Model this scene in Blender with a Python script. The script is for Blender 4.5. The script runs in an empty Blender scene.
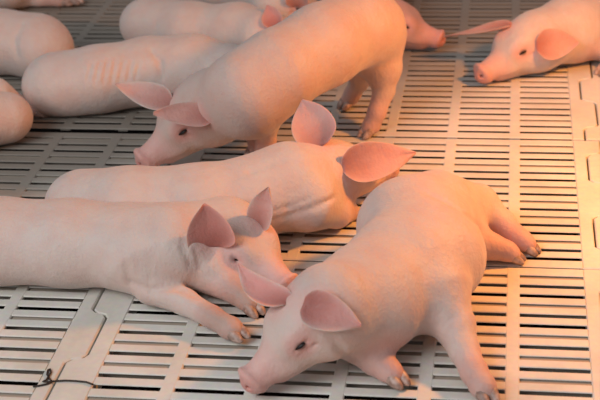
import bpy, math, random
import numpy as np
from mathutils import Vector, Matrix

random.seed(7); np.random.seed(7)
scn = bpy.context.scene
C = scn.collection

# ------------------------------------------------------------------ camera
PITCH, YAW, ROLL = 0.4601, -0.1625, -0.05
CAM = np.array([0.4526, -1.5094, 0.8552]); FPX = 1400.0
fw = np.array([math.sin(YAW)*math.cos(PITCH), math.cos(YAW)*math.cos(PITCH), -math.sin(PITCH)])
rt = np.array([math.cos(YAW), -math.sin(YAW), 0.0]); up = np.cross(rt, fw)
R_ = math.cos(ROLL)*rt + math.sin(ROLL)*up
U_ = -math.sin(ROLL)*rt + math.cos(ROLL)*up
cam = bpy.data.cameras.new('camera'); cam_o = bpy.data.objects.new('camera', cam); C.objects.link(cam_o)
cam.sensor_width = 36.0; cam.lens = FPX*36.0/600.0; cam.clip_start = 0.05
M = Matrix.Identity(4)
for i in range(3):
    M[i][0] = R_[i]; M[i][1] = U_[i]; M[i][2] = -fw[i]; M[i][3] = CAM[i]
cam_o.matrix_world = M
cam.dof.use_dof = True; cam.dof.focus_distance = 1.72; cam.dof.aperture_fstop = 9.0
scn.camera = cam_o

def at(x, y, z=0.0):
    """point of the place at height z that the photograph shows at x, y"""
    d = fw + R_*(x-300)/FPX - U_*(y-200)/FPX
    return CAM + d*(z-CAM[2])/d[2]

def pix(p):
    d = np.asarray(p)-CAM; k = FPX/(d@fw); return 300+k*(d@R_), 200-k*(d@U_)

# ------------------------------------------------------------------ light
w = bpy.data.worlds.new('barn_air'); scn.world = w; w.use_nodes = True
w.node_tree.nodes['Background'].inputs[0].default_value = (0.96, 0.96, 1.0, 1)
w.node_tree.nodes['Background'].inputs[1].default_value = 0.24

def look(o, target):
    d = Vector(target)-o.location
    o.rotation_euler = d.to_track_quat('-Z', 'Y').to_euler()

def area(name, loc, target, size, power, col):
    l = bpy.data.lights.new(name, 'AREA'); l.shape = 'DISK'; l.size = size; l.energy = power; l.color = col
    o = bpy.data.objects.new(name, l); C.objects.link(o); o.location = loc; look(o, target); return o
area('barn_window_light', (-1.0, -1.8, 1.75), (0.05, 0.15, 0), 1.5, 40.0, (0.98, 0.99, 1.0))
area('heat_lamp', (0.82, 0.20, 0.55), (0.55, 0.20, 0.0), 0.09, 8.2, (1.0, 0.325, 0.04))

scn.view_settings.view_transform = 'Standard'; scn.view_settings.look = 'None'
scn.view_settings.exposure = 0.0; scn.view_settings.gamma = 1.0
scn.view_settings.use_curve_mapping = False

# ------------------------------------------------------------------ materials
def new_mat(name):
    m = bpy.data.materials.new(name); m.use_nodes = True
    return m, m.node_tree.nodes, m.node_tree.links, m.node_tree.nodes['Principled BSDF']

def plain(name, col, rough=0.5, spec=0.4):
    m, n, l, b = new_mat(name)
    b.inputs['Base Color'].default_value = (*col, 1); b.inputs['Roughness'].default_value = rough
    b.inputs['Specular IOR Level'].default_value = spec
    return m

def plastic():
    m, n, l, b = new_mat('white_plastic')
    tc = n.new('ShaderNodeNewGeometry')
    n1 = n.new('ShaderNodeTexNoise'); n1.inputs['Scale'].default_value = 9; n1.inputs['Detail'].default_value = 6
    n2 = n.new('ShaderNodeTexNoise'); n2.inputs['Scale'].default_value = 140; n2.inputs['Detail'].default_value = 4
    l.new(tc.outputs['Position'], n1.inputs['Vector']); l.new(tc.outputs['Position'], n2.inputs['Vector'])
    r1 = n.new('ShaderNodeValToRGB')
    r1.color_ramp.elements[0].position = 0.30; r1.color_ramp.elements[0].color = (0.60, 0.57, 0.50, 1)
    r1.color_ramp.elements[1].position = 0.62; r1.color_ramp.elements[1].color = (0.75, 0.73, 0.67, 1)
    l.new(n1.outputs['Fac'], r1.inputs['Fac'])
    mx = n.new('ShaderNodeMixRGB'); mx.blend_type = 'MULTIPLY'; mx.inputs['Fac'].default_value = 0.22
    l.new(r1.outputs['Color'], mx.inputs['Color1']); l.new(n2.outputs['Color'], mx.inputs['Color2'])
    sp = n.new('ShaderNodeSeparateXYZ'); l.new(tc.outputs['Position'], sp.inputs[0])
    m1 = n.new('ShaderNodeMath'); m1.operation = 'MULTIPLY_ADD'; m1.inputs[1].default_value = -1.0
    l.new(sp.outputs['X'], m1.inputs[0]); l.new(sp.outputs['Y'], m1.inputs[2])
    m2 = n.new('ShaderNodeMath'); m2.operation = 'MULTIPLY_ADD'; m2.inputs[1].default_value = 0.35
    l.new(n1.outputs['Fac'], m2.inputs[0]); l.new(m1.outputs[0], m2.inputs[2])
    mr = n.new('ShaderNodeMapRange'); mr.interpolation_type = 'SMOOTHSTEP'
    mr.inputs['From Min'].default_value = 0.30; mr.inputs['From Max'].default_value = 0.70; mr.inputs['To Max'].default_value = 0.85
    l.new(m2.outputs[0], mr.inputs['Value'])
    md = n.new('ShaderNodeMixRGB'); md.inputs['Color2'].default_value = (0.17, 0.14, 0.11, 1)   # trodden-in dirt, also painting deeper shade into the floor at the back
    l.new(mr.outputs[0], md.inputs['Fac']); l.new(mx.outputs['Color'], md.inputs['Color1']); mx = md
    hs = n.new('ShaderNodeHueSaturation'); hs.inputs['Saturation'].default_value = 0.9; hs.inputs['Value'].default_value = 1.1
    l.new(mx.outputs['Color'], hs.inputs['Color']); l.new(hs.outputs['Color'], b.inputs['Base Color'])
    bp = n.new('ShaderNodeBump'); bp.inputs['Strength'].default_value = 0.12; bp.inputs['Distance'].default_value = 0.002
    l.new(n2.outputs['Fac'], bp.inputs['Height']); l.new(bp.outputs['Normal'], b.inputs['Normal'])
    b.inputs['Roughness'].default_value = 0.55; b.inputs['Specular IOR Level'].default_value = 0.3
    return m

def skin(name, ear=False):
    m, n, l, b = new_mat(name)
    at_ = n.new('ShaderNodeAttribute'); at_.attribute_name = 'Col'
    g = n.new('ShaderNodeNewGeometry')
    n1 = n.new('ShaderNodeTexNoise'); n1.inputs['Scale'].default_value = 38; n1.inputs['Detail'].default_value = 5
    l.new(g.outputs['Position'], n1.inputs['Vector'])
    r = n.new('ShaderNodeValToRGB')
    r.color_ramp.elements[0].position = 0.3; r.color_ramp.elements[0].color = (0.95, 0.76, 0.73, 1)
    r.color_ramp.elements[1].position = 0.6; r.color_ramp.elements[1].color = (1.0, 1.0, 1.0, 1)
    l.new(n1.outputs['Fac'], r.inputs['Fac'])
    mx = n.new('ShaderNodeMixRGB'); mx.blend_type = 'MULTIPLY'; mx.inputs['Fac'].default_value = 0.42
    l.new(at_.outputs['Color'], mx.inputs['Color1']); l.new(r.outputs['Color'], mx.inputs['Color2'])
    l.new(mx.outputs['Color'], b.inputs['Base Color'])
    n2 = n.new('ShaderNodeTexNoise'); n2.inputs['Scale'].default_value = 260; n2.inputs['Detail'].default_value = 3
    n3 = n.new('ShaderNodeTexNoise'); n3.inputs['Scale'].default_value = 60; n3.inputs['Detail'].default_value = 3
    l.new(g.outputs['Position'], n2.inputs['Vector']); l.new(g.outputs['Position'], n3.inputs['Vector'])
    mp = n.new('ShaderNodeMapping'); mp.inputs['Scale'].default_value = (95, 95, 26); mp.inputs['Rotation'].default_value = (0.2, 0.5, 0.0)
    n4 = n.new('ShaderNodeTexNoise'); n4.inputs['Scale'].default_value = 1.0; n4.inputs['Detail'].default_value = 4
    l.new(g.outputs['Position'], mp.inputs['Vector']); l.new(mp.outputs[0], n4.inputs['Vector'])
    sc4 = n.new('ShaderNodeMath'); sc4.operation = 'MULTIPLY_ADD'; sc4.inputs[1].default_value = 1.5
    l.new(n4.outputs['Fac'], sc4.inputs[0]); l.new(n3.outputs['Fac'], sc4.inputs[2]); n3 = sc4
    ad = n.new('ShaderNodeMath'); ad.operation = 'ADD'
    l.new(n2.outputs['Fac'], ad.inputs[0]); l.new(n3.outputs[0], ad.inputs[1])
    bp = n.new('ShaderNodeBump'); bp.inputs['Strength'].default_value = 0.48; bp.inputs['Distance'].default_value = 0.0018
    l.new(ad.outputs[0], bp.inputs['Height']); l.new(bp.outputs['Normal'], b.inputs['Normal'])
    b.inputs['Roughness'].default_value = 0.55; b.inputs['Specular IOR Level'].default_value = 0.32
    b.inputs['Subsurface Weight'].default_value = 0.25 if not ear else 0.35
    b.inputs['Subsurface Radius'].default_value = (1.0, 0.35, 0.2)
    b.inputs['Subsurface Scale'].default_value = 0.006
    b.inputs['Sheen Weight'].default_value = 0.12
    return m

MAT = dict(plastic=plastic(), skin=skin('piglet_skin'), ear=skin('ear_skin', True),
           eye=plain('dark_eye', (0.012, 0.009, 0.008), 0.4, 0.3),
           pit=plain('pit_concrete', (0.006, 0.004, 0.003), 0.9, 0.05),
           wire=plain('dark_wire', (0.03, 0.022, 0.018), 0.6, 0.3))
def hoofmat():
    m, n, l, b = new_mat('hoof_horn')
    g = n.new('ShaderNodeNewGeometry'); n1 = n.new('ShaderNodeTexNoise'); n1.inputs['Scale'].default_value = 120
    l.new(g.outputs['Position'], n1.inputs['Vector'])
    r = n.new('ShaderNodeValToRGB')
    r.color_ramp.elements[0].position = 0.35; r.color_ramp.elements[0].color = (0.24, 0.15, 0.12, 1)
    r.color_ramp.elements[1].position = 0.65; r.color_ramp.elements[1].color = (0.55, 0.40, 0.34, 1)
    l.new(n1.outputs['Fac'], r.inputs['Fac']); l.new(r.outputs['Color'], b.inputs['Base Color'])
    b.inputs['Roughness'].default_value = 0.45
    return m
MAT['hoof'] = hoofmat()

# ------------------------------------------------------------------ mesh helpers
def mesh_obj(name, verts, faces, mat, parent=None, smooth=False, loc=None):
    me = bpy.data.meshes.new(name); me.from_pydata([tuple(map(float, v)) for v in verts], [], faces); me.update()
    if smooth: me.polygons.foreach_set('use_smooth', [True]*len(me.polygons))
    me.materials.append(mat)
    o = bpy.data.objects.new(name, me); C.objects.link(o)
    if parent: o.parent = parent
    if loc is not None: o.location = loc
    return o

def prism(poly, z0, z1, bev=0.0015):
    """closed outline (counter-clockwise) as a prism with a small chamfer along the top edge"""
    n = len(poly); P = [Vector((p[0], p[1])) for p in poly]
    inn = []
    for i in range(n):
        a, b, c = P[i-1], P[i], P[(i+1) % n]
        d1 = (b-a).normalized(); d2 = (c-b).normalized()
        n1 = Vector((-d1.y, d1.x)); n2 = Vector((-d2.y, d2.x)); s = (n1+n2)
        k = max(0.3, 1+n1.dot(n2)); inn.append(b + s*(bev/k))
    v = [(p.x, p.y, z0) for p in P] + [(p.x, p.y, z1-bev) for p in P] + [(p.x, p.y, z1) for p in inn]
    f = [tuple(range(n-1, -1, -1)), tuple(range(2*n, 3*n))]
    for k in range(2):
        for i in range(n):
            j = (i+1) % n
            f.append((k*n+i, k*n+j, (k+1)*n+j, (k+1)*n+i))
    return v, f

class MB:
    def __init__(s): s.v = []; s.f = []
    def add(s, vf):
        o = len(s.v); s.v += list(vf[0]); s.f += [tuple(i+o for i in q) for q in vf[1]]
    def box(s, x0, x1, y0, y1, z0, z1, bev=0.0015): s.add(prism([(x0, y0), (x1, y0), (x1, y1), (x0, y1)], z0, z1, bev))

# ------------------------------------------------------------------ slatted floor
CP, SP = 0.0929, 0.0227            # rib pitch, slat pitch
PW, PD = 0.603, 0.3877             # panel pitch
HS = 0.0038                        # half slot
XL, XR = -0.0250, 0.5780           # mean seam lines of the panel that starts at x = 0
YT, YB = 0.0235, -0.3642           # its far and near edges (slot 0 is at y = 0)
TAB = 0.0105
def seam_pts(x, y0, y1, gap, cur):
    """interlocking edge from y0 (near) to y1 (far), steps every tenth of a metre"""
    pts = [(x+cur*TAB+gap, y0)]
    for st in [-0.316, -0.218, -0.121, -0.023]:
        a, b = x+cur*TAB+gap, x-cur*TAB+gap
        if cur < 0: pts += [(a, st-0.010), (a+0.006, st-0.003), (b-0.004, st+0.001), (b, st+0.008)]
        else: pts += [(a, st-0.008), (a-0.004, st-0.001), (b+0.006, st+0.003), (b, st+0.010)]
        cur = -cur
    pts.append((x+cur*TAB+gap, y1))
    return pts

DEEP = [0, 1, 1, 0, 1, 1, 0, 1, 0, 1, 0, 1, 1, 0, 1, 1]     # which slots are open to the pit, the others have a web
G = 0.0013
def make_panel_meshes():
    d = {}
    # outer frame: left and right interlocking bars, far and near bars
    sx0, sx1 = 0.0085, 6*CP-0.0085                         # where the slots start and end
    for key, cur in (('frame', 1), ('frame_far', -1)):
        fr = MB()
        ls = seam_pts(XL, YB+G, YT-G, G, cur); rs = seam_pts(XR, YB+G, YT-G, -G, cur)
        fr.add(prism([(sx0, YB+G), (sx0, YT-G)] + ls[::-1], -0.022, 0.0))
        fr.add(prism([(sx1, YT-G), (sx1, YB+G)] + rs, -0.022, 0.0))
        d[key] = fr
    # slats (bars between the slots); first and last are wider
    d['slat'] = []
    ys = [YT-G] + [-k*SP for k in range(16)] + [YB+G]
    sl = MB(); sl.add(slat_bar(sx0, sx1, -SP+HS, -HS)); d['slat_mid'] = sl
    a = MB(); a.add(slat_bar(sx0, sx1, HS, YT-G)); d['slat_far'] = a
    b = MB(); b.add(slat_bar(sx0, sx1, YB+G, -15*SP-HS)); d['slat_near'] = b
    rb = MB(); rb.box(-0.0078, 0.0078, YB+0.003, YT-0.003, -0.0045, 0.0003, 0.0012); d['rib'] = rb
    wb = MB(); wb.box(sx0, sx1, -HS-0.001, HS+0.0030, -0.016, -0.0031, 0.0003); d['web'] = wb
    return d
def slat_bar(x0, x1, y0, y1):
    """bar with rounded shoulders that narrows downwards"""
    prof = [(y1-0.0058, -0.0042), (y1, -0.0013), (y1-0.0006, -0.0005), (y1-0.0020, 0.0),
            (y0+0.0020, 0.0), (y0+0.0006, -0.0005), (y0, -0.0013), (y0+0.0058, -0.0042)]
    n = len(prof)
    v = [(x0, a, b) for a, b in prof] + [(x1, a, b) for a, b in prof]
    f = [tuple(range(n-1, -1, -1)), tuple(range(n, 2*n))] + [(i, (i+1) % n, n+(i+1) % n, n+i) for i in range(n)]
    f = [q[::-1] for q in f]
    return v, f

def mk(name, mb, mat):
    me = bpy.data.meshes.new(name); me.from_pydata(mb.v, [], mb.f); me.materials.append(mat); me.update(); 
    import bmesh
    bm = bmesh.new(); bm.from_mesh(me); bmesh.ops.recalc_face_normals(bm, faces=bm.faces); bm.to_mesh(me); bm.free()
    return me
MAT['web_shade'] = plain('shaded_web_plastic', (0.36, 0.305, 0.25), 0.7, 0.2)  # shade inside the blind slots, put into the webs as a darker tan
PM = {k: mk('panel_'+k, v, MAT['web_shade' if k == 'web' else 'plastic']) for k, v in make_panel_meshes().items() if k != 'slat'}

def link(name, me, parent, loc=(0, 0, 0)):
    o = bpy.data.objects.new(name, me); C.objects.link(o); o.parent = parent; o.location = loc; return o

pit = MB(); pit.box(-2.2, 2.4, -1.4, 2.6, -0.42, -0.40, 0.001)
floor = mesh_obj('floor', pit.v, pit.f, MAT['pit'])
floor['kind'] = 'structure'; floor['label'] = 'white plastic slatted floor of interlocking panels over a dark pit'
for row in range(-1, 5):
    for col in range(-2, 2):
        rz = {0: 0.0, 1: 0.006}.get(row, 0.002)
        p = bpy.data.objects.new('floor_panel', PM['frame' if row < 2 else 'frame_far']); C.objects.link(p); p.parent = floor
        p.location = (col*PW, row*PD + (0.0 if row < 2 else (0.013 if col < 0 else 0.003)), 0.0)
        for k in range(15): link('slat', PM['slat_mid'], p, (0, -k*SP, 0))
        link('slat', PM['slat_far'], p); link('slat', PM['slat_near'], p)
        for j in range(1, 6): link('rib', PM['rib'], p, (j*CP, 0, 0))
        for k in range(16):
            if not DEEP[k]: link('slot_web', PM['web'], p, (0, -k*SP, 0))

# dark wire lying over the seam in the left corner
def tube(pts, r, n=6):
    pts = [np.array(p, float) for p in pts]; v = []; f = []
    for i, p in enumerate(pts):
        t = pts[min(i+1, len(pts)-1)]-pts[max(i-1, 0)]; t /= np.linalg.norm(t)
        a = np.cross(t, [0, 0, 1.0]); a = a if np.linalg.norm(a) > 1e-6 else np.array([1.0, 0, 0]); a /= np.linalg.norm(a); b = np.cross(t, a)
        rr = r[i] if hasattr(r, '__len__') else r
        v += [p + rr*(math.cos(2*math.pi*k/n)*a + math.sin(2*math.pi*k/n)*b) for k in range(n)]
    for i in range(len(pts)-1):
        for k in range(n):
            f.append((i*n+k, i*n+(k+1) % n, (i+1)*n+(k+1) % n, (i+1)*n+k))
    f += [tuple(range(n-1, -1, -1)), tuple(range((len(pts)-1)*n, len(pts)*n))]
    return v, f
wp = [at(x, y, 0.0015) for x, y in [(33, 386.5), (40, 385.5), (47, 384), (52, 382), (49, 378), (47, 374), (48, 370), (50, 369), (51, 372), (49, 376), (46, 380), (43, 381.5), (48, 382), (56, 381), (66, 380.5), (76, 381), (86, 382), (93, 384.5)]]
wv, wf = tube(wp, 0.0011)
wo = mesh_obj('wire', wv, wf, MAT['wire'], smooth=True)
wo['label'] = 'thin dark looped wire lying across the floor panel seam, lower left'; wo['category'] = 'wire'

# ------------------------------------------------------------------ implicit surface modelling of the piglets
def smin(a, b, k):
    h = np.clip(0.5+0.5*(b-a)/k, 0, 1)
    return b*(1-h)+a*h - k*h*(1-h)

class Field:
    def __init__(s): s.p = []; s.cut = []; s.paint = []
    # cone: capsule with two radii, squashed by sq along direction n
    def cone(s, a, b, ra, rb, k=0.02, sq=1.0, n=(0, 0, 1)): s.p.append(('c', np.array(a), np.array(b), ra, rb, k, sq, np.array(n, float)))
    def ell(s, c, ax, rad, k=0.02): s.p.append(('e', np.array(c), np.array(ax), np.array(rad), k))
    def ccut(s, a, b, ra, rb, k=0.004): s.cut.append((np.array(a), np.array(b), ra, rb, k))
    def col(s, c, r, colr, st=1.0): s.paint.append((np.array(c), r, np.array(colr), st))
    def chain(s, nodes, k=0.02, sq=1.0, n=(0, 0, 1)):
        for (a, ra), (b, rb) in zip(nodes[:-1], nodes[1:]): s.cone(a, b, ra, rb, k, sq, n)
    def dist(s, p):
        d = 1.0
        for q in s.p:
            if q[0] == 'c':
                _, a, b, ra, rb, k, sq, nn = q; v = b-a; x = p-a
                if sq != 1.0: x = x+nn*(x@nn)*(1/sq-1); v = v+nn*(v@nn)*(1/sq-1)
                t = min(1, max(0, (x@v)/max(v@v, 1e-12))); e = (np.linalg.norm(x-t*v)-(ra+t*(rb-ra)))*min(1, sq)**0.5
            else:
                _, c, A, rad, k = q; l = np.array([(p-c)@A[i] for i in range(3)])
                k0 = np.linalg.norm(l/rad); e = k0*(k0-1)/(np.linalg.norm(l/rad**2)+1e-6)
            h = min(1, max(0, 0.5+0.5*(e-d)/k)); d = e*(1-h)+d*h-k*h*(1-h)
        return d
    def hit(s, x, y):
        """where the sight line through x, y meets the skin"""
        v = nrm(fw + R_*(x-300)/FPX - U_*(y-200)/FPX); t = 0.8
        for i in range(160):
            d = s.dist(CAM+v*t)
            if d < 0.0003: return CAM+v*t
            t += max(d*0.7, 0.0003)
            if t > 4: return None
        return None
    def bounds(s):
        lo = np.full(3, 9.0); hi = -lo
        for q in s.p:
            if q[0] == 'c':
                m = max(q[3], q[4])*max(1, q[6])
                lo = np.minimum(lo, np.minimum(q[1], q[2])-m); hi = np.maximum(hi, np.maximum(q[1], q[2])+m)
            else:
                m = q[3].max(); lo = np.minimum(lo, q[1]-m); hi = np.maximum(hi, q[1]+m)
        return lo-0.012, hi+0.012
    def mesh(s, h):
        lo, hi = s.bounds(); n = np.ceil((hi-lo)/h).astype(int)+1
        D = np.full(n, 0.2, np.float32)
        ax = [(lo[i]+h*np.arange(n[i])).astype(np.float32) for i in range(3)]
        def block(l, u):
            i0 = np.clip(np.floor((l-lo)/h).astype(int), 0, n-1); i1 = np.clip(np.ceil((u-lo)/h).astype(int)+1, 1, n)
            sl = tuple(slice(a, b) for a, b in zip(i0, i1))
            X = ax[0][sl[0]][:, None, None]; Y = ax[1][sl[1]][None, :, None]; Z = ax[2][sl[2]][None, None, :]
            return sl, X, Y, Z
        def cdist(X, Y, Z, a, b, ra, rb, sq=1.0, nn=None):
            px, py, pz = X-a[0], Y-a[1], Z-a[2]; v = b-a
            if sq != 1.0:
                q = px*nn[0]+py*nn[1]+pz*nn[2]; e = (1/sq-1)
                px, py, pz = px+q*nn[0]*e, py+q*nn[1]*e, pz+q*nn[2]*e
                v = v + nn*(v@nn)*e
            L = max(v@v, 1e-12)
            t = np.clip((px*v[0]+py*v[1]+pz*v[2])/L, 0, 1)
            d = np.sqrt((px-t*v[0])**2+(py-t*v[1])**2+(pz-t*v[2])**2)-(ra+t*(rb-ra))
            return d*(sq if sq < 1 else 1.0)**0.5
        for q in s.p:
            if q[0] == 'c':
                _, a, b, ra, rb, k, sq, nn = q; m = max(ra, rb)*max(1, sq)+k+0.012
                sl, X, Y, Z = block(np.minimum(a, b)-m, np.maximum(a, b)+m)
                d = cdist(X, Y, Z, a, b, ra, rb, sq, nn)
            else:
                _, c, A, rad, k = q; m = rad.max()+k+0.012
                sl, X, Y, Z = block(c-m, c+m)
                px, py, pz = X-c[0], Y-c[1], Z-c[2]
                l = [px*A[i][0]+py*A[i][1]+pz*A[i][2] for i in range(3)]
                k0 = np.sqrt(sum((l[i]/rad[i])**2 for i in range(3))); k1 = np.sqrt(sum((l[i]/rad[i]**2)**2 for i in range(3)))+1e-6
                d = k0*(k0-1)/k1
            D[sl] = smin(D[sl], d, k)
        for a, b, ra, rb, k in s.cut:
            m = max(ra, rb)+k+0.006
            sl, X, Y, Z = block(np.minimum(a, b)-m, np.maximum(a, b)+m)
            D[sl] = -smin(-D[sl], cdist(X, Y, Z, a, b, ra, rb), k)
        # rest on the floor: flatten what would sink below it
        Zg = ax[2][None, None, :]
        D = -smin(-D, Zg-0.0008, 0.008) if lo[2] < 0.02 else D
        # naive surface nets
        S = D < 0
        c = [S[i:S.shape[0]-1+i, j:S.shape[1]-1+j, k:S.shape[2]-1+k] for i in (0, 1) for j in (0, 1) for k in (0, 1)]
        tot = sum(x.astype(np.int8) for x in c); act = (tot > 0) & (tot < 8)
        idx = np.full(act.shape, -1, np.int64); I = np.argwhere(act); idx[act] = np.arange(len(I))
        offs = np.array([(i, j, k) for i in (0, 1) for j in (0, 1) for k in (0, 1)])
        V = np.stack([D[I[:, 0]+o[0], I[:, 1]+o[1], I[:, 2]+o[2]] for o in offs], 1).astype(float)
        acc = np.zeros((len(I), 3)); cnt = np.zeros(len(I))
        for x in range(8):
            for y in range(x+1, 8):
                if np.abs(offs[x]-offs[y]).sum() != 1: continue
                a, b = V[:, x], V[:, y]; mk_ = (a < 0) != (b < 0)
                t = np.where(mk_, a/np.where(mk_, a-b, 1), 0)
                acc += mk_[:, None]*(offs[x]+t[:, None]*(offs[y]-offs[x])); cnt += mk_
        P = lo + h*(I + acc/cnt[:, None])
        faces = []
        for axis in range(3):
            u, v = [(1, 2), (2, 0), (0, 1)][axis]
            s0 = [slice(None)]*3; s1 = [slice(None)]*3
            s0[axis] = slice(0, -1); s1[axis] = slice(1, None)
            A, B = S[tuple(s0)], S[tuple(s1)]
            E = np.argwhere(A != B)
            ok = (E[:, u] > 0) & (E[:, v] > 0) & (E[:, u] < S.shape[u]-1) & (E[:, v] < S.shape[v]-1); E = E[ok]
            ins = A[tuple(E.T)]
            q = []
            for du, dv in ((0, 0), (-1, 0), (-1, -1), (0, -1)):
                T = E.copy(); T[:, u] += du; T[:, v] += dv; q.append(idx[tuple(T.T)])
            q = np.stack(q, 1); q[~ins] = q[~ins][:, ::-1]
            faces.append(q)
        F = np.concatenate(faces)
        # light relaxation
        e = np.concatenate([F[:, [0, 1]], F[:, [1, 2]], F[:, [2, 3]], F[:, [3, 0]]])
        for it in range(2):
            A = np.zeros_like(P); cn = np.zeros(len(P))
            np.add.at(A, e[:, 0], P[e[:, 1]]); np.add.at(A, e[:, 1], P[e[:, 0]])
            np.add.at(cn, e[:, 0], 1); np.add.at(cn, e[:, 1], 1)
            P = P + 0.5*(A/cn[:, None]-P)
        return P, F

BASE = np.array([0.645, 0.525, 0.475])
def build_body(name, fld, mat, parent, origin, h, base=BASE):
    P, F = fld.mesh(h)
    me = bpy.data.meshes.new(name)
    me.vertices.add(len(P)); me.vertices.foreach_set('co', (P-origin).astype(np.float32).ravel())
    me.loops.add(F.size); me.loops.foreach_set('vertex_index', F.astype(np.int32).ravel())
    me.polygons.add(len(F)); me.polygons.foreach_set('loop_start', (np.arange(len(F))*4).astype(np.int32))
    me.update(calc_edges=True); me.validate()
    me.polygons.foreach_set('use_smooth', [True]*len(me.polygons))
    col = np.tile(base, (len(P), 1))
    for c, r, cc, st in fld.paint:
        d = np.linalg.norm(P-c, axis=1)/r; wgt = (st*np.clip(1-d, 0, 1)**0.8*1.0)[:, None]
        wgt = np.clip(wgt*1.6, 0, st)
        col = col*(1-wgt)+cc*wgt
    set_col(me, col); me.materials.append(mat)
    o = bpy.data.objects.new(name, me); C.objects.link(o); o.parent = parent
    return o
def set_col(me, col):
    a = me.color_attributes.new('Col', 'FLOAT_COLOR', 'POINT')
    a.data.foreach_set('color', np.c_[col, np.ones(len(col))].astype(np.float32).ravel())

def nrm(v): v = np.asarray(v, float); return v/np.linalg.norm(v)

PINK = np.array([0.76, 0.40, 0.36]); RED = np.array([0.56, 0.22, 0.19]); DIRT = np.array([0.42, 0.30, 0.25]); EARC = np.array([0.64, 0.33, 0.28])

def ear_mesh(name, parent, origin, base, tip, face, width, cup=0.35, bend=(0, 0, 0), thick=0.0032, inner=EARC, outer=None, tipx=1.75):
    """leaf-shaped ear from base to tip; face = the way its hollow side looks; bend moves the middle"""
    outer = BASE*0.93 if outer is None else 0.5*np.asarray(outer)+0.45*BASE
    base, tip, bend = map(lambda q: np.asarray(q, float), (base, tip, bend))
    ax = nrm(tip-base); L = np.linalg.norm(tip-base)
    nf = np.asarray(face, float); nf = nrm(nf-ax*(nf@ax)); sd = np.cross(ax, nf)
    nu, nv = 14, 11; V = []; cols = []
    for lay in (1, -1):
        for i in range(nu):
            t = i/(nu-1)
            wd = width*0.5*((0.42+0.58*math.sqrt(1-(1-t/0.26)**2)) if t < 0.26 else max(0.05, (1-((t-0.26)/0.74)**tipx))**0.9)
            cen = base + ax*L*t + bend*4*t*(1-t)
            for j in range(nv):
                s = -1+2*j/(nv-1)
                an = 1.0*(1-t)**2.2 + cup*(1-(1-t)**2.2)*1.6      # rolled into a tube at the base, opening towards the tip
                x = wd/an*math.sin(s*an); y = wd/an*(1-math.cos(s*an))
                e = 1-abs(s)**4*0.7
                th = thick*(1.4-0.8*t)*e
                V.append(cen + sd*x + nf*(y + lay*th*0.5 + 0.0022*math.sin(5.0*t+2.2*s+base[0]*40)*abs(s)*t*1.6))
                if lay > 0:
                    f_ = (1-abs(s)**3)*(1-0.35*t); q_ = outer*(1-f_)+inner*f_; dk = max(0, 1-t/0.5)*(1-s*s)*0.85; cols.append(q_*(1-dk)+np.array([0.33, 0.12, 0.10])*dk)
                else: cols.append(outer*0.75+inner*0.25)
    F = []; N = nu*nv
    for i in range(nu-1):
        for j in range(nv-1):
            a = i*nv+j; F.append((a, a+nv, a+nv+1, a+1)); F.append((N+a, N+a+1, N+a+nv+1, N+a+nv))
    rim = [i*nv for i in range(nu)] + [(nu-1)*nv+j for j in range(1, nv)] + [i*nv+nv-1 for i in range(nu-2, -1, -1)] + [j for j in range(nv-2, 0, -1)]
    for a, b in zip(rim, rim[1:]+rim[:1]): F.append((a, N+a, N+b, b)[::-1])
    import bmesh
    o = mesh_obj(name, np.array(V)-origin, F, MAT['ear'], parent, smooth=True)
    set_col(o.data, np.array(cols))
    bm = bmesh.new(); bm.from_mesh(o.data); bmesh.ops.recalc_face_normals(bm, faces=bm.faces); bm.to_mesh(o.data); bm.free()
    sm = o.modifiers.new('round', 'SUBSURF'); sm.levels = 1; sm.render_levels = 1
    return o

def ball(c, A, rad, nu=14, nv=9):
    v = []; f = []
    for j in range(nv+1):
        th = math.pi*j/nv
        for i in range(nu):
            ph = 2*math.pi*i/nu
            l = np.array([math.sin(th)*math.cos(ph)*rad[0], math.sin(th)*math.sin(ph)*rad[1], math.cos(th)*rad[2]])
            v.append(c + l[0]*A[0]+l[1]*A[1]+l[2]*A[2])
    for j in range(nv):
        for i in range(nu):
            a, b = j*nu+i, j*nu+(i+1) % nu; f.append((a, a+nu, b+nu, b))
    return v, f

def hoof_mesh(parent, origin, p, d, side, s=1.0):
    """two claws at the end of a leg: p = end of pastern, d = pointing direction, side = axis across the claws"""
    d = nrm(d); side = nrm(np.asarray(side)-d*(np.asarray(side)@d)); u = np.cross(d, side); u = u if u[2] > 0 else -u
    v = []; f = []
    for q in (-1, 1):
        ring = []
        prof = [(-0.006, 0.0065, 0.0095), (0.004, 0.0082, 0.0100), (0.013, 0.0076, 0.0080), (0.020, 0.0056, 0.0056), (0.0245, 0.0026, 0.0026)]
        o0 = len(v); n = 10
        for (t, a, b) in prof:
            cen = p + d*t*s + side*q*(0.0078-0.05*max(0, t-0.008))*s - u*0.0016*s*(t/0.02)
            for k in range(n):
                ph = 2*math.pi*k/n; zz = math.sin(ph)
                v.append(cen + side*a*s*math.cos(ph) + u*b*s*(zz if zz > -0.75 else -0.75))
        for i in range(len(prof)-1):
            for k in range(n): f.append((o0+i*n+k, o0+i*n+(k+1) % n, o0+(i+1)*n+(k+1) % n, o0+(i+1)*n+k))
        f += [tuple(o0+k for k in range(n-1, -1, -1)), tuple(o0+(len(prof)-1)*n+k for k in range(n))]
    v = [np.array([x[0], x[1], max(x[2], 0.0008)]) for x in v]
    o = mesh_obj('hoof', np.array(v)-origin, f, MAT['hoof'], parent, smooth=True)
    return o

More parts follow.
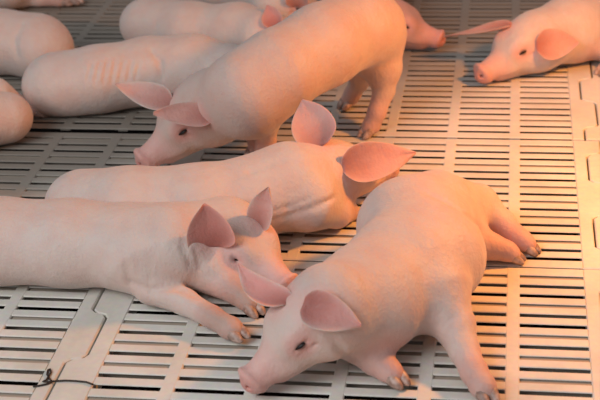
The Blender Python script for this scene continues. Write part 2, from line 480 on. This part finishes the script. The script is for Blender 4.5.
class Pig:
    def __init__(s, label, base, group='piglets resting on the slatted floor', h=0.0030, tone=1.0):
        s.f = Field(); s.h = h
        e = bpy.data.objects.new('piglet', None); C.objects.link(e); e.empty_display_size = 0.05
        s.o = np.array([base[0], base[1], 0.0]); e.location = tuple(s.o)
        e['label'] = label; e['category'] = 'piglet'; e['group'] = group
        s.e = e; s.base = BASE*np.array(tone)
    def trunk(s, nodes, sq=0.8, k=0.012):
        s.f.chain([(at(*n[:3]), n[3]) for n in nodes], k=k, sq=sq)
    def head(s, yaw, pitch, roll=0.0, sc=0.88, nose=None, skull=None, eyes=(1, 1), neck=None):
        """yaw (degrees from +x), pitch down; placed by the nose or by the middle of the skull (x, y, height)"""
        y, q = math.radians(yaw), math.radians(pitch)
        f = np.array([math.cos(q)*math.cos(y), math.cos(q)*math.sin(y), -math.sin(q)])
        sd = nrm(np.cross([0, 0, 1.0], f)); u = np.cross(f, sd)
        cr, sr = math.cos(roll), math.sin(roll)
        sd, u = cr*sd+sr*u, -sr*sd+cr*u
        c = at(*skull) if skull is not None else at(*nose)-sc*(0.113*f-0.010*u)
        s.hc, s.hf, s.hs, s.hu, s.sc = c, f, sd, u, sc
        L = lambda a, b, d: c + sc*(a*f+b*sd+d*u)
        s.L = L; F = s.f; A = (f, sd, u)
        F.ell(L(-0.006, 0, -0.001), A, np.array([0.047, 0.042, 0.039])*sc, k=0.015)
        for q in (1, -1):
            F.ell(L(-0.004, q*0.024, -0.020), A, np.array([0.044, 0.027, 0.032])*sc, k=0.015)
            F.ell(L(0.038, q*0.021, 0.009), A, np.array([0.024, 0.0155, 0.017])*sc, k=0.010)   # eye socket
            F.ell(L(0.030, q*0.024, 0.021), A, np.array([0.020, 0.011, 0.009])*sc, k=0.010)   # brow
            F.ell(L(0.046, q*0.016, -0.018), A, np.array([0.034, 0.016, 0.016])*sc, k=0.015)
        F.cone(L(0.020, 0, 0.006), L(0.080, 0, -0.010), 0.033*sc, 0.0205*sc, k=0.015)
        F.cone(L(0.080, 0, -0.010), L(0.106, 0, -0.010), 0.0200*sc, 0.0190*sc, k=0.006)
        F.cone(L(0.109, 0, -0.008), L(0.112, 0, -0.008), 0.0215*sc, 0.0205*sc, k=0.003, sq=0.26, n=nrm(f-0.15*u))   # nose disc
        F.cone(L(0.000, 0, -0.034), L(0.078, 0, -0.030), 0.028*sc, 0.0125*sc, k=0.010)                   # lower jaw
        for q in (1, -1):
            F.ccut(L(0.096, q*0.017, -0.0250), L(0.050, q*0.030, -0.0265), 0.0016*sc, 0.0012*sc, 0.003)   # mouth
            F.ccut(L(0.118, q*0.0085, -0.006), L(0.107, q*0.0075, -0.006), 0.0036*sc, 0.0026*sc, 0.002)   # nostril
            F.ccut(L(0.033, q*0.0385, 0.0105), L(0.051, q*0.0350, 0.0070), 0.0026*sc, 0.0020*sc, 0.003)   # eyelid slit
            F.ccut(L(0.022, q*0.0405, 0.0005), L(0.052, q*0.0350, -0.0015), 0.0012*sc, 0.0010*sc, 0.004)   # fold below the eye
            F.col(L(0.042, q*0.037, 0.010), 0.024*sc, PINK, 0.6)
            F.col(L(0.042, q*0.038, 0.009), 0.0080*sc, np.array([0.26, 0.15, 0.14]), 0.85)
        F.col(L(0.105, 0, -0.010), 0.055*sc, PINK, 0.55)
        F.col(L(0.116, 0, -0.010), 0.026*sc, RED*1.1, 0.6)
        F.col(L(0.085, 0, -0.035), 0.03*sc, PINK, 0.4)
        s.eyes = [q for q, on in zip((1, -1), eyes) if on]
        if neck is not None:
            n, rn = at(*neck[:3]), neck[3]
            F.cone(L(-0.022, 0, -0.008), n, 0.047*sc, rn, k=0.03)
    def leg(s, nodes, k=0.014, hoof=True, side=None, dirt=0.35, sz=1.0, aim=None):
        P = [at(*n[:3]) for n in nodes]; ch = [(p, n[3]) for p, n in zip(P, nodes)]
        s.f.chain(ch[:2], k=k+0.004); s.f.chain(ch[1:], k=0.006)
        d = P[-1]-P[-2] if aim is None else np.asarray(aim, float)
        d = nrm(d)
        if side is None: side = np.cross(d, [0, 0, 1.0])
        if np.linalg.norm(side) < 1e-3: side = R_
        s.f.col(P[-1], 0.055, PINK*0.95, 0.5); s.f.col(P[-1], 0.04, DIRT, dirt)
        # knuckle ball and dewclaws
        s.f.cone(P[-1], P[-1]+d*0.004, nodes[-1][3]*1.04, nodes[-1][3]*0.9, k=0.005)
        if hoof: s.hoofs = getattr(s, 'hoofs', []) + [(P[-1]+d*0.006, d, side, sz*0.80)]
    def ear(s, base, tip, face, width=0.055, cup=0.35, bend=(0, 0, 0), inner=EARC, outer=None, tipx=1.75):
        """base: x, y in the photograph, on the skin of the head; tip: x, y, height, or x, y, 'lift', distance off the skin"""
        b = None; k = 0.0; hx = pix(s.L(0, 0, 0.015))
        while b is None and k <= 1.0:                       # slide towards the crown until the head is met
            b = s.f.hit(base[0]+k*(hx[0]-base[0]), base[1]+k*(hx[1]-base[1])); k += 0.05
        fc = nrm(face)
        if len(tip) == 4:
            t = s.f.hit(tip[0], tip[1]); t = t + toward*tip[3]
        else: t = at(*tip)
        d = nrm(t-b)
        s.f.col(b+d*0.008, 0.03, PINK, 0.45)
        s.ears = getattr(s, 'ears', []) + [(b-d*0.006+fc*0.002, t, fc, width, cup, bend, inner, outer, tipx)]
    def crease(s, pts, r=0.0022, k=0.006, lift=0.0006):
        """soft fold of the skin along the given line"""
        P = [s.f.hit(*q) for q in pts]; P = [q for q in P if q is not None]
        n = len(P)
        for i in range(n-1):
            ra = r*(0.35 if i == 0 else 1.0); rb = r*(0.35 if i == n-2 else 1.0)
            s.pend = getattr(s, 'pend', []) + [(P[i]+toward*lift, P[i+1]+toward*lift, ra, rb, k)]
    def done(s):
        for c in getattr(s, 'pend', []): s.f.ccut(*c)
        build_body('body', s.f, MAT['skin'], s.e, s.o, s.h, s.base)
        for b, t, fc, wd, cup, bend, inn, out, tx in getattr(s, 'ears', []):
            ear_mesh('ear', s.e, s.o, b, t, fc, wd, cup, bend, inner=inn, outer=out, tipx=tx)
        for q in getattr(s, 'eyes', []):
            c = s.L(0.0425, q*0.0350, 0.0088); n = nrm(q*s.hs*0.86+s.hf*0.42+s.hu*0.2); a = nrm(s.hf-n*(n@s.hf)); 
            A = (a, np.cross(n, a), n)
            v, f = ball(c, A, np.array([0.0080, 0.0026, 0.0036])*s.sc)
            mesh_obj('eye', np.array(v)-s.o, f, MAT['eye'], s.e, smooth=True)
        for p, d, side, sz in getattr(s, 'hoofs', []): hoof_mesh(s.e, s.o, p, d, side, sz)

toward = nrm(CAM-np.array([0.2, 0.2, 0.0]))        # from the pen towards the viewer
RIGHT = np.array([1.0, 0, 0]); UPV = np.array([0, 0, 1.0])

# ---- front piglet, head towards the lower left
p = Pig('piglet sprawled in front with hind legs stretched right, snout nearest the bottom edge', at(400, 300), h=0.0024, tone=(0.98, 0.95, 0.94))
p.trunk([(368, 300, 0.064, 0.060), (405, 270, 0.064, 0.070), (422, 256, 0.062, 0.072), (416, 227, 0.062, 0.073)], sq=0.86)
p.head(-146, 32, 0.0, 0.90, nose=(251, 382, 0.021), neck=(366, 300, 0.064, 0.058))
p.ear((308, 306), (361, 324, 'lift', 0.018), toward+0.15*UPV, 0.048, 0.5, tipx=1.9, inner=RED*1.1)
p.ear((284, 299), (238, 263, 0.128), toward+0.5*RIGHT, 0.036, 0.5, bend=(-0.006, 0, -0.010), inner=RED*1.3)
p.leg([(438, 302, 0.050, 0.042), (454, 325, 0.036, 0.0235), (464, 350, 0.024, 0.0165), (474, 372, 0.017, 0.0145), (483, 387, 0.013, 0.0138)])
p.f.col(at(395, 375, 0.012), 0.04, PINK, 0.4)
p.leg([(358, 335, 0.036, 0.032), (376, 360, 0.018, 0.0175), (390, 372, 0.013, 0.0135)])
p.leg([(440, 214, 0.055, 0.056), (476, 208, 0.040, 0.031), (501, 224, 0.025, 0.0185), (518, 238, 0.017, 0.0135), (525, 243, 0.0125, 0.012)], sz=0.85)
p.leg([(468, 240, 0.03, 0.03), (492, 247, 0.02, 0.0165), (505, 251, 0.0145, 0.013), (509, 253, 0.0125, 0.012)], sz=0.85)
p.crease([(428, 193), (450, 203), (470, 216), (482, 230)], 0.0030, 0.010)
p.crease([(455, 316), (444, 328), (428, 336), (412, 340)], 0.0026, 0.008)
p.crease([(330, 335), (340, 350), (352, 362)], 0.0022, 0.008)
p.done()

# ---- piglet lying along the left, head beside the front one
p = Pig('piglet lying along the left edge, dirty foreleg stretched forward, nose at another ear', at(100, 270), h=0.0026)
p.trunk([(-60, 240, 0.050, 0.056), (0, 241, 0.051, 0.058), (70, 243, 0.052, 0.058), (130, 246, 0.053, 0.056), (168, 248, 0.055, 0.051)], sq=0.90)
p.head(-40, 14, 0.0, 0.90, nose=(288, 288, 0.023), neck=(175, 247, 0.056, 0.050))
p.ear((213, 243), (203, 204, 0.132), toward, 0.066, 0.5, inner=RED, outer=EARC, tipx=2.2)
p.ear((261, 222), (269, 187, 0.135), toward-0.4*RIGHT, 0.040, 0.4)
p.leg([(140, 265, 0.045, 0.040), (152, 287, 0.026, 0.021), (185, 302, 0.019, 0.0155), (212, 317, 0.0155, 0.0130), (231, 329, 0.0130, 0.0135)], dirt=0.6)
p.f.col(at(216, 316, 0.022), 0.030, DIRT, 0.55)
p.leg([(218, 275, 0.03, 0.028), (238, 292, 0.018, 0.016), (248, 302, 0.0125, 0.0125)], dirt=0.8)
p.crease([(126, 266), (130, 284), (152, 290), (178, 287), (200, 298)], 0.0026, 0.008)
p.crease([(183, 236), (184, 250), (191, 265), (208, 276)], 0.0014, 0.006)
p.crease([(196, 250), (200, 266), (214, 278)], 0.0016, 0.006)
p.done()

# ---- piglet behind it, facing away
p = Pig('piglet lying mid-floor with back to the viewer, head turned away, both ears raised', at(200, 210), h=0.0028)
p.trunk([(84, 205, 0.046, 0.052), (130, 207, 0.052, 0.056), (200, 205, 0.054, 0.057), (255, 196, 0.056, 0.056), (292, 186, 0.060, 0.054)], sq=0.90)
p.head(38, 8, 0.0, 0.92, skull=(327, 170, 0.066), neck=(294, 184, 0.062, 0.053))
p.ear((320, 143), (302, 100, 0.150), toward, 0.064, 0.25, outer=EARC*1.05, tipx=2.0)
p.ear((346, 166), (416, 153, 0.085), toward, 0.058, 0.3, outer=EARC*1.1)
p.leg([(315, 205, 0.045, 0.036), (336, 213, 0.026, 0.020), (348, 212, 0.014, 0.014)], dirt=0.6)
p.crease([(222, 183), (250, 172), (282, 160)], 0.0016, 0.007)
p.crease([(262, 224), (290, 216), (318, 206), (336, 196)], 0.0018, 0.007)
p.crease([(258, 214), (288, 208), (310, 198)], 0.0014, 0.006)
p.done()

# ---- standing piglet
p = Pig('standing piglet lit orange, head lowered to the floor, hind legs braced at the right', at(300, 130), 'piglets walking on the slatted floor', h=0.0028, tone=(0.90, 0.84, 0.82))
p.trunk([(246, 90, 0.138, 0.049), (277, 72, 0.152, 0.058), (322, 46, 0.165, 0.059), (356, 28, 0.168, 0.058), (368, 28, 0.162, 0.056)], sq=1.0)
p.head(-152, 31, -0.08, 0.98, nose=(144, 161, 0.026), neck=(244, 91, 0.137, 0.050))
p.ear((207, 118), (153, 113, 0.120), toward+0.5*UPV, 0.042, 0.3, outer=EARC)
p.ear((168, 103), (115, 84, 0.125), toward+0.3*UPV, 0.044, 0.35)
p.trunk([(216, 107, 0.100, 0.037), (250, 100, 0.118, 0.048)], sq=1.0, k=0.03)
hoofaim = -np.array([0.6, 0.7, 0.5])
p.leg([(376, 44, 0.130, 0.046), (382, 68, 0.098, 0.030), (384, 90, 0.066, 0.0165), (377, 112, 0.036, 0.0135), (371, 126, 0.015, 0.0130)], aim=hoofaim)
p.leg([(356, 50, 0.120, 0.036), (360, 68, 0.085, 0.022), (359, 82, 0.055, 0.0150), (353, 93, 0.028, 0.0130), (350, 98, 0.015, 0.0125)], aim=hoofaim)
p.leg([(244, 110, 0.110, 0.036), (264, 122, 0.075, 0.022), (266, 140, 0.040, 0.0145), (263, 158, 0.015, 0.013)], aim=hoofaim)
p.leg([(235, 95, 0.110, 0.032), (250, 118, 0.070, 0.018), (258, 146, 0.016, 0.013)], aim=hoofaim)
p.crease([(330, 92), (348, 78), (360, 62)], 0.0024, 0.010)
p.done()

# ---- piglet at the right
p = Pig('piglet lying at the upper right, reddish ear folded over, snout pointing left', at(560, 70), h=0.0028)
p.trunk([(572, 29, 0.058, 0.054), (620, 10, 0.060, 0.064), (675, -8, 0.060, 0.068), (715, -20, 0.058, 0.060)], sq=0.88)
p.head(-143, 17, 0.0, 0.92, nose=(481, 75, 0.020), neck=(572, 29, 0.058, 0.053))
p.ear((539, 46), (577, 43, 'lift', 0.014), toward, 0.056, 0.25, outer=EARC)
p.ear((508, 27), (444, 37, 0.055), toward*0.3+UPV, 0.032, 0.3, outer=EARC*0.8)
p.leg([(606, 40, 0.040, 0.036), (618, 58, 0.022, 0.019), (608, 66, 0.0125, 0.0125)])
p.leg([(690, 10, 0.045, 0.050), (690, 36, 0.026, 0.024), (668, 44, 0.0125, 0.0125)])
p.done()

# ---- pale piglet lying upper left
p = Pig('pale piglet lying in the upper left with skin folds along its flank', at(110, 100), h=0.0022)
p.trunk([(58, 82, 0.047, 0.053), (100, 79, 0.052, 0.058), (150, 71, 0.056, 0.059), (190, 70, 0.058, 0.057)], sq=0.90)
p.head(-15, 15, 0.0, 0.9, skull=(238, 74, 0.060), neck=(195, 70, 0.058, 0.052))
for x in (86, 94, 102, 110, 118, 126, 134):
    t0, t1 = 57+abs(x-112)*0.15, 86-abs(x-108)*0.2
    p.crease([(x+6-5*q, t0+(t1-t0)*q) for q in (0, 0.2, 0.4, 0.6, 0.8, 1.0)], 0.0018, 0.003, 0.0)
p.crease([(150, 50), (160, 62), (162, 78)], 0.0020, 0.008)
p.leg([(185, 84, 0.040, 0.035), (192, 100, 0.020, 0.017), (178, 106, 0.0125, 0.0125)])
p.f.ell(at(62, 90, 0.040), np.eye(3), np.array([0.055, 0.040, 0.038]), k=0.03)
p.done()

# ---- piglet behind it
p = Pig('piglet lying at the top centre behind the standing one, one red ear showing', at(200, 40), h=0.0036)
p.trunk([(150, 24, 0.048, 0.054), (190, 30, 0.052, 0.054), (235, 33, 0.054, 0.050)], sq=0.88)
p.head(-10, 15, 0.0, 0.9, skull=(272, 38, 0.060), neck=(240, 33, 0.056, 0.048))
p.ear((274, 26), (267, 5, 0.115), toward, 0.040, 0.4, inner=RED*1.15, outer=EARC)
p.leg([(228, 42, 0.040, 0.032), (236, 54, 0.020, 0.017), (226, 60, 0.0125, 0.0125)])
p.done()

# ---- farthest piglet
p = Pig('farthest piglet at the top edge, its pink ear above the standing piglet', at(250, 15), h=0.0036)
p.trunk([(180, -22, 0.050, 0.052), (225, -14, 0.052, 0.052), (262, -8, 0.054, 0.048)], sq=0.88)
p.head(-8, 15, 0.0, 0.86, skull=(284, 2, 0.060), neck=(264, -7, 0.056, 0.046))
p.ear((297, 4), (300, -16, 0.110), toward, 0.046, 0.4, outer=EARC)
p.done()

# ---- piglet at the left corner, rump to the right
p = Pig('greyish pink piglet in the top left corner, rounded rump towards the middle', at(20, 70), h=0.0036)
p.trunk([(36, 44, 0.052, 0.058), (0, 42, 0.054, 0.060), (-50, 42, 0.054, 0.062), (-90, 42, 0.056, 0.054)], sq=0.9)
p.head(170, 20, 0.0, 0.9, skull=(-125, 50, 0.060), neck=(-90, 42, 0.056, 0.050))
p.f.ell(at(42, 54, 0.040), np.eye(3), np.array([0.050, 0.045, 0.040]), k=0.03)
p.crease([(22, 24), (14, 40), (18, 58)], 0.0022, 0.008)
p.done()

# ---- piglet cut by the left edge
p = Pig('piglet cut by the left edge below the corner one, only its rump showing', at(-10, 130), h=0.0036)
p.trunk([(4, 118, 0.040, 0.044), (-40, 120, 0.050, 0.056), (-90, 122, 0.054, 0.060)], sq=0.9)
p.head(-170, 20, 0.0, 0.9, skull=(-140, 122, 0.060), neck=(-95, 122, 0.056, 0.050))
p.leg([(-4, 98, 0.045, 0.032), (16, 105, 0.024, 0.018), (34, 110, 0.0125, 0.012)])
p.done()

# ---- head looking out behind the standing piglet
p = Pig('piglet behind the standing one, only its reddish snout and dark eye showing', at(380, 30), h=0.0030, tone=(0.84, 0.60, 0.56))
p.trunk([(368, 12, 0.056, 0.046), (380, -30, 0.056, 0.052), (388, -72, 0.056, 0.054)], sq=0.9)
p.head(-5, 16, 0.0, 0.85, nose=(440, 40, 0.022), neck=(368, 12, 0.056, 0.044))
p.done()

# ---- piglet in the far corner
p = Pig('piglet at the top edge in the far left corner, dark dirty hind feet stretched out', at(10, 20), h=0.0036)
p.trunk([(8, -14, 0.048, 0.050), (-30, -16, 0.052, 0.056), (-80, -18, 0.054, 0.056)], sq=0.88)
p.head(175, 18, 0.0, 0.88, skull=(-118, -14, 0.058), neck=(-82, -18, 0.054, 0.048))
p.leg([(14, -8, 0.030, 0.030), (38, -2, 0.020, 0.017), (60, 1, 0.013, 0.013)], dirt=0.9)
p.leg([(18, -22, 0.034, 0.028), (48, -10, 0.020, 0.016), (72, -1, 0.013, 0.013)], dirt=0.9)
p.done()
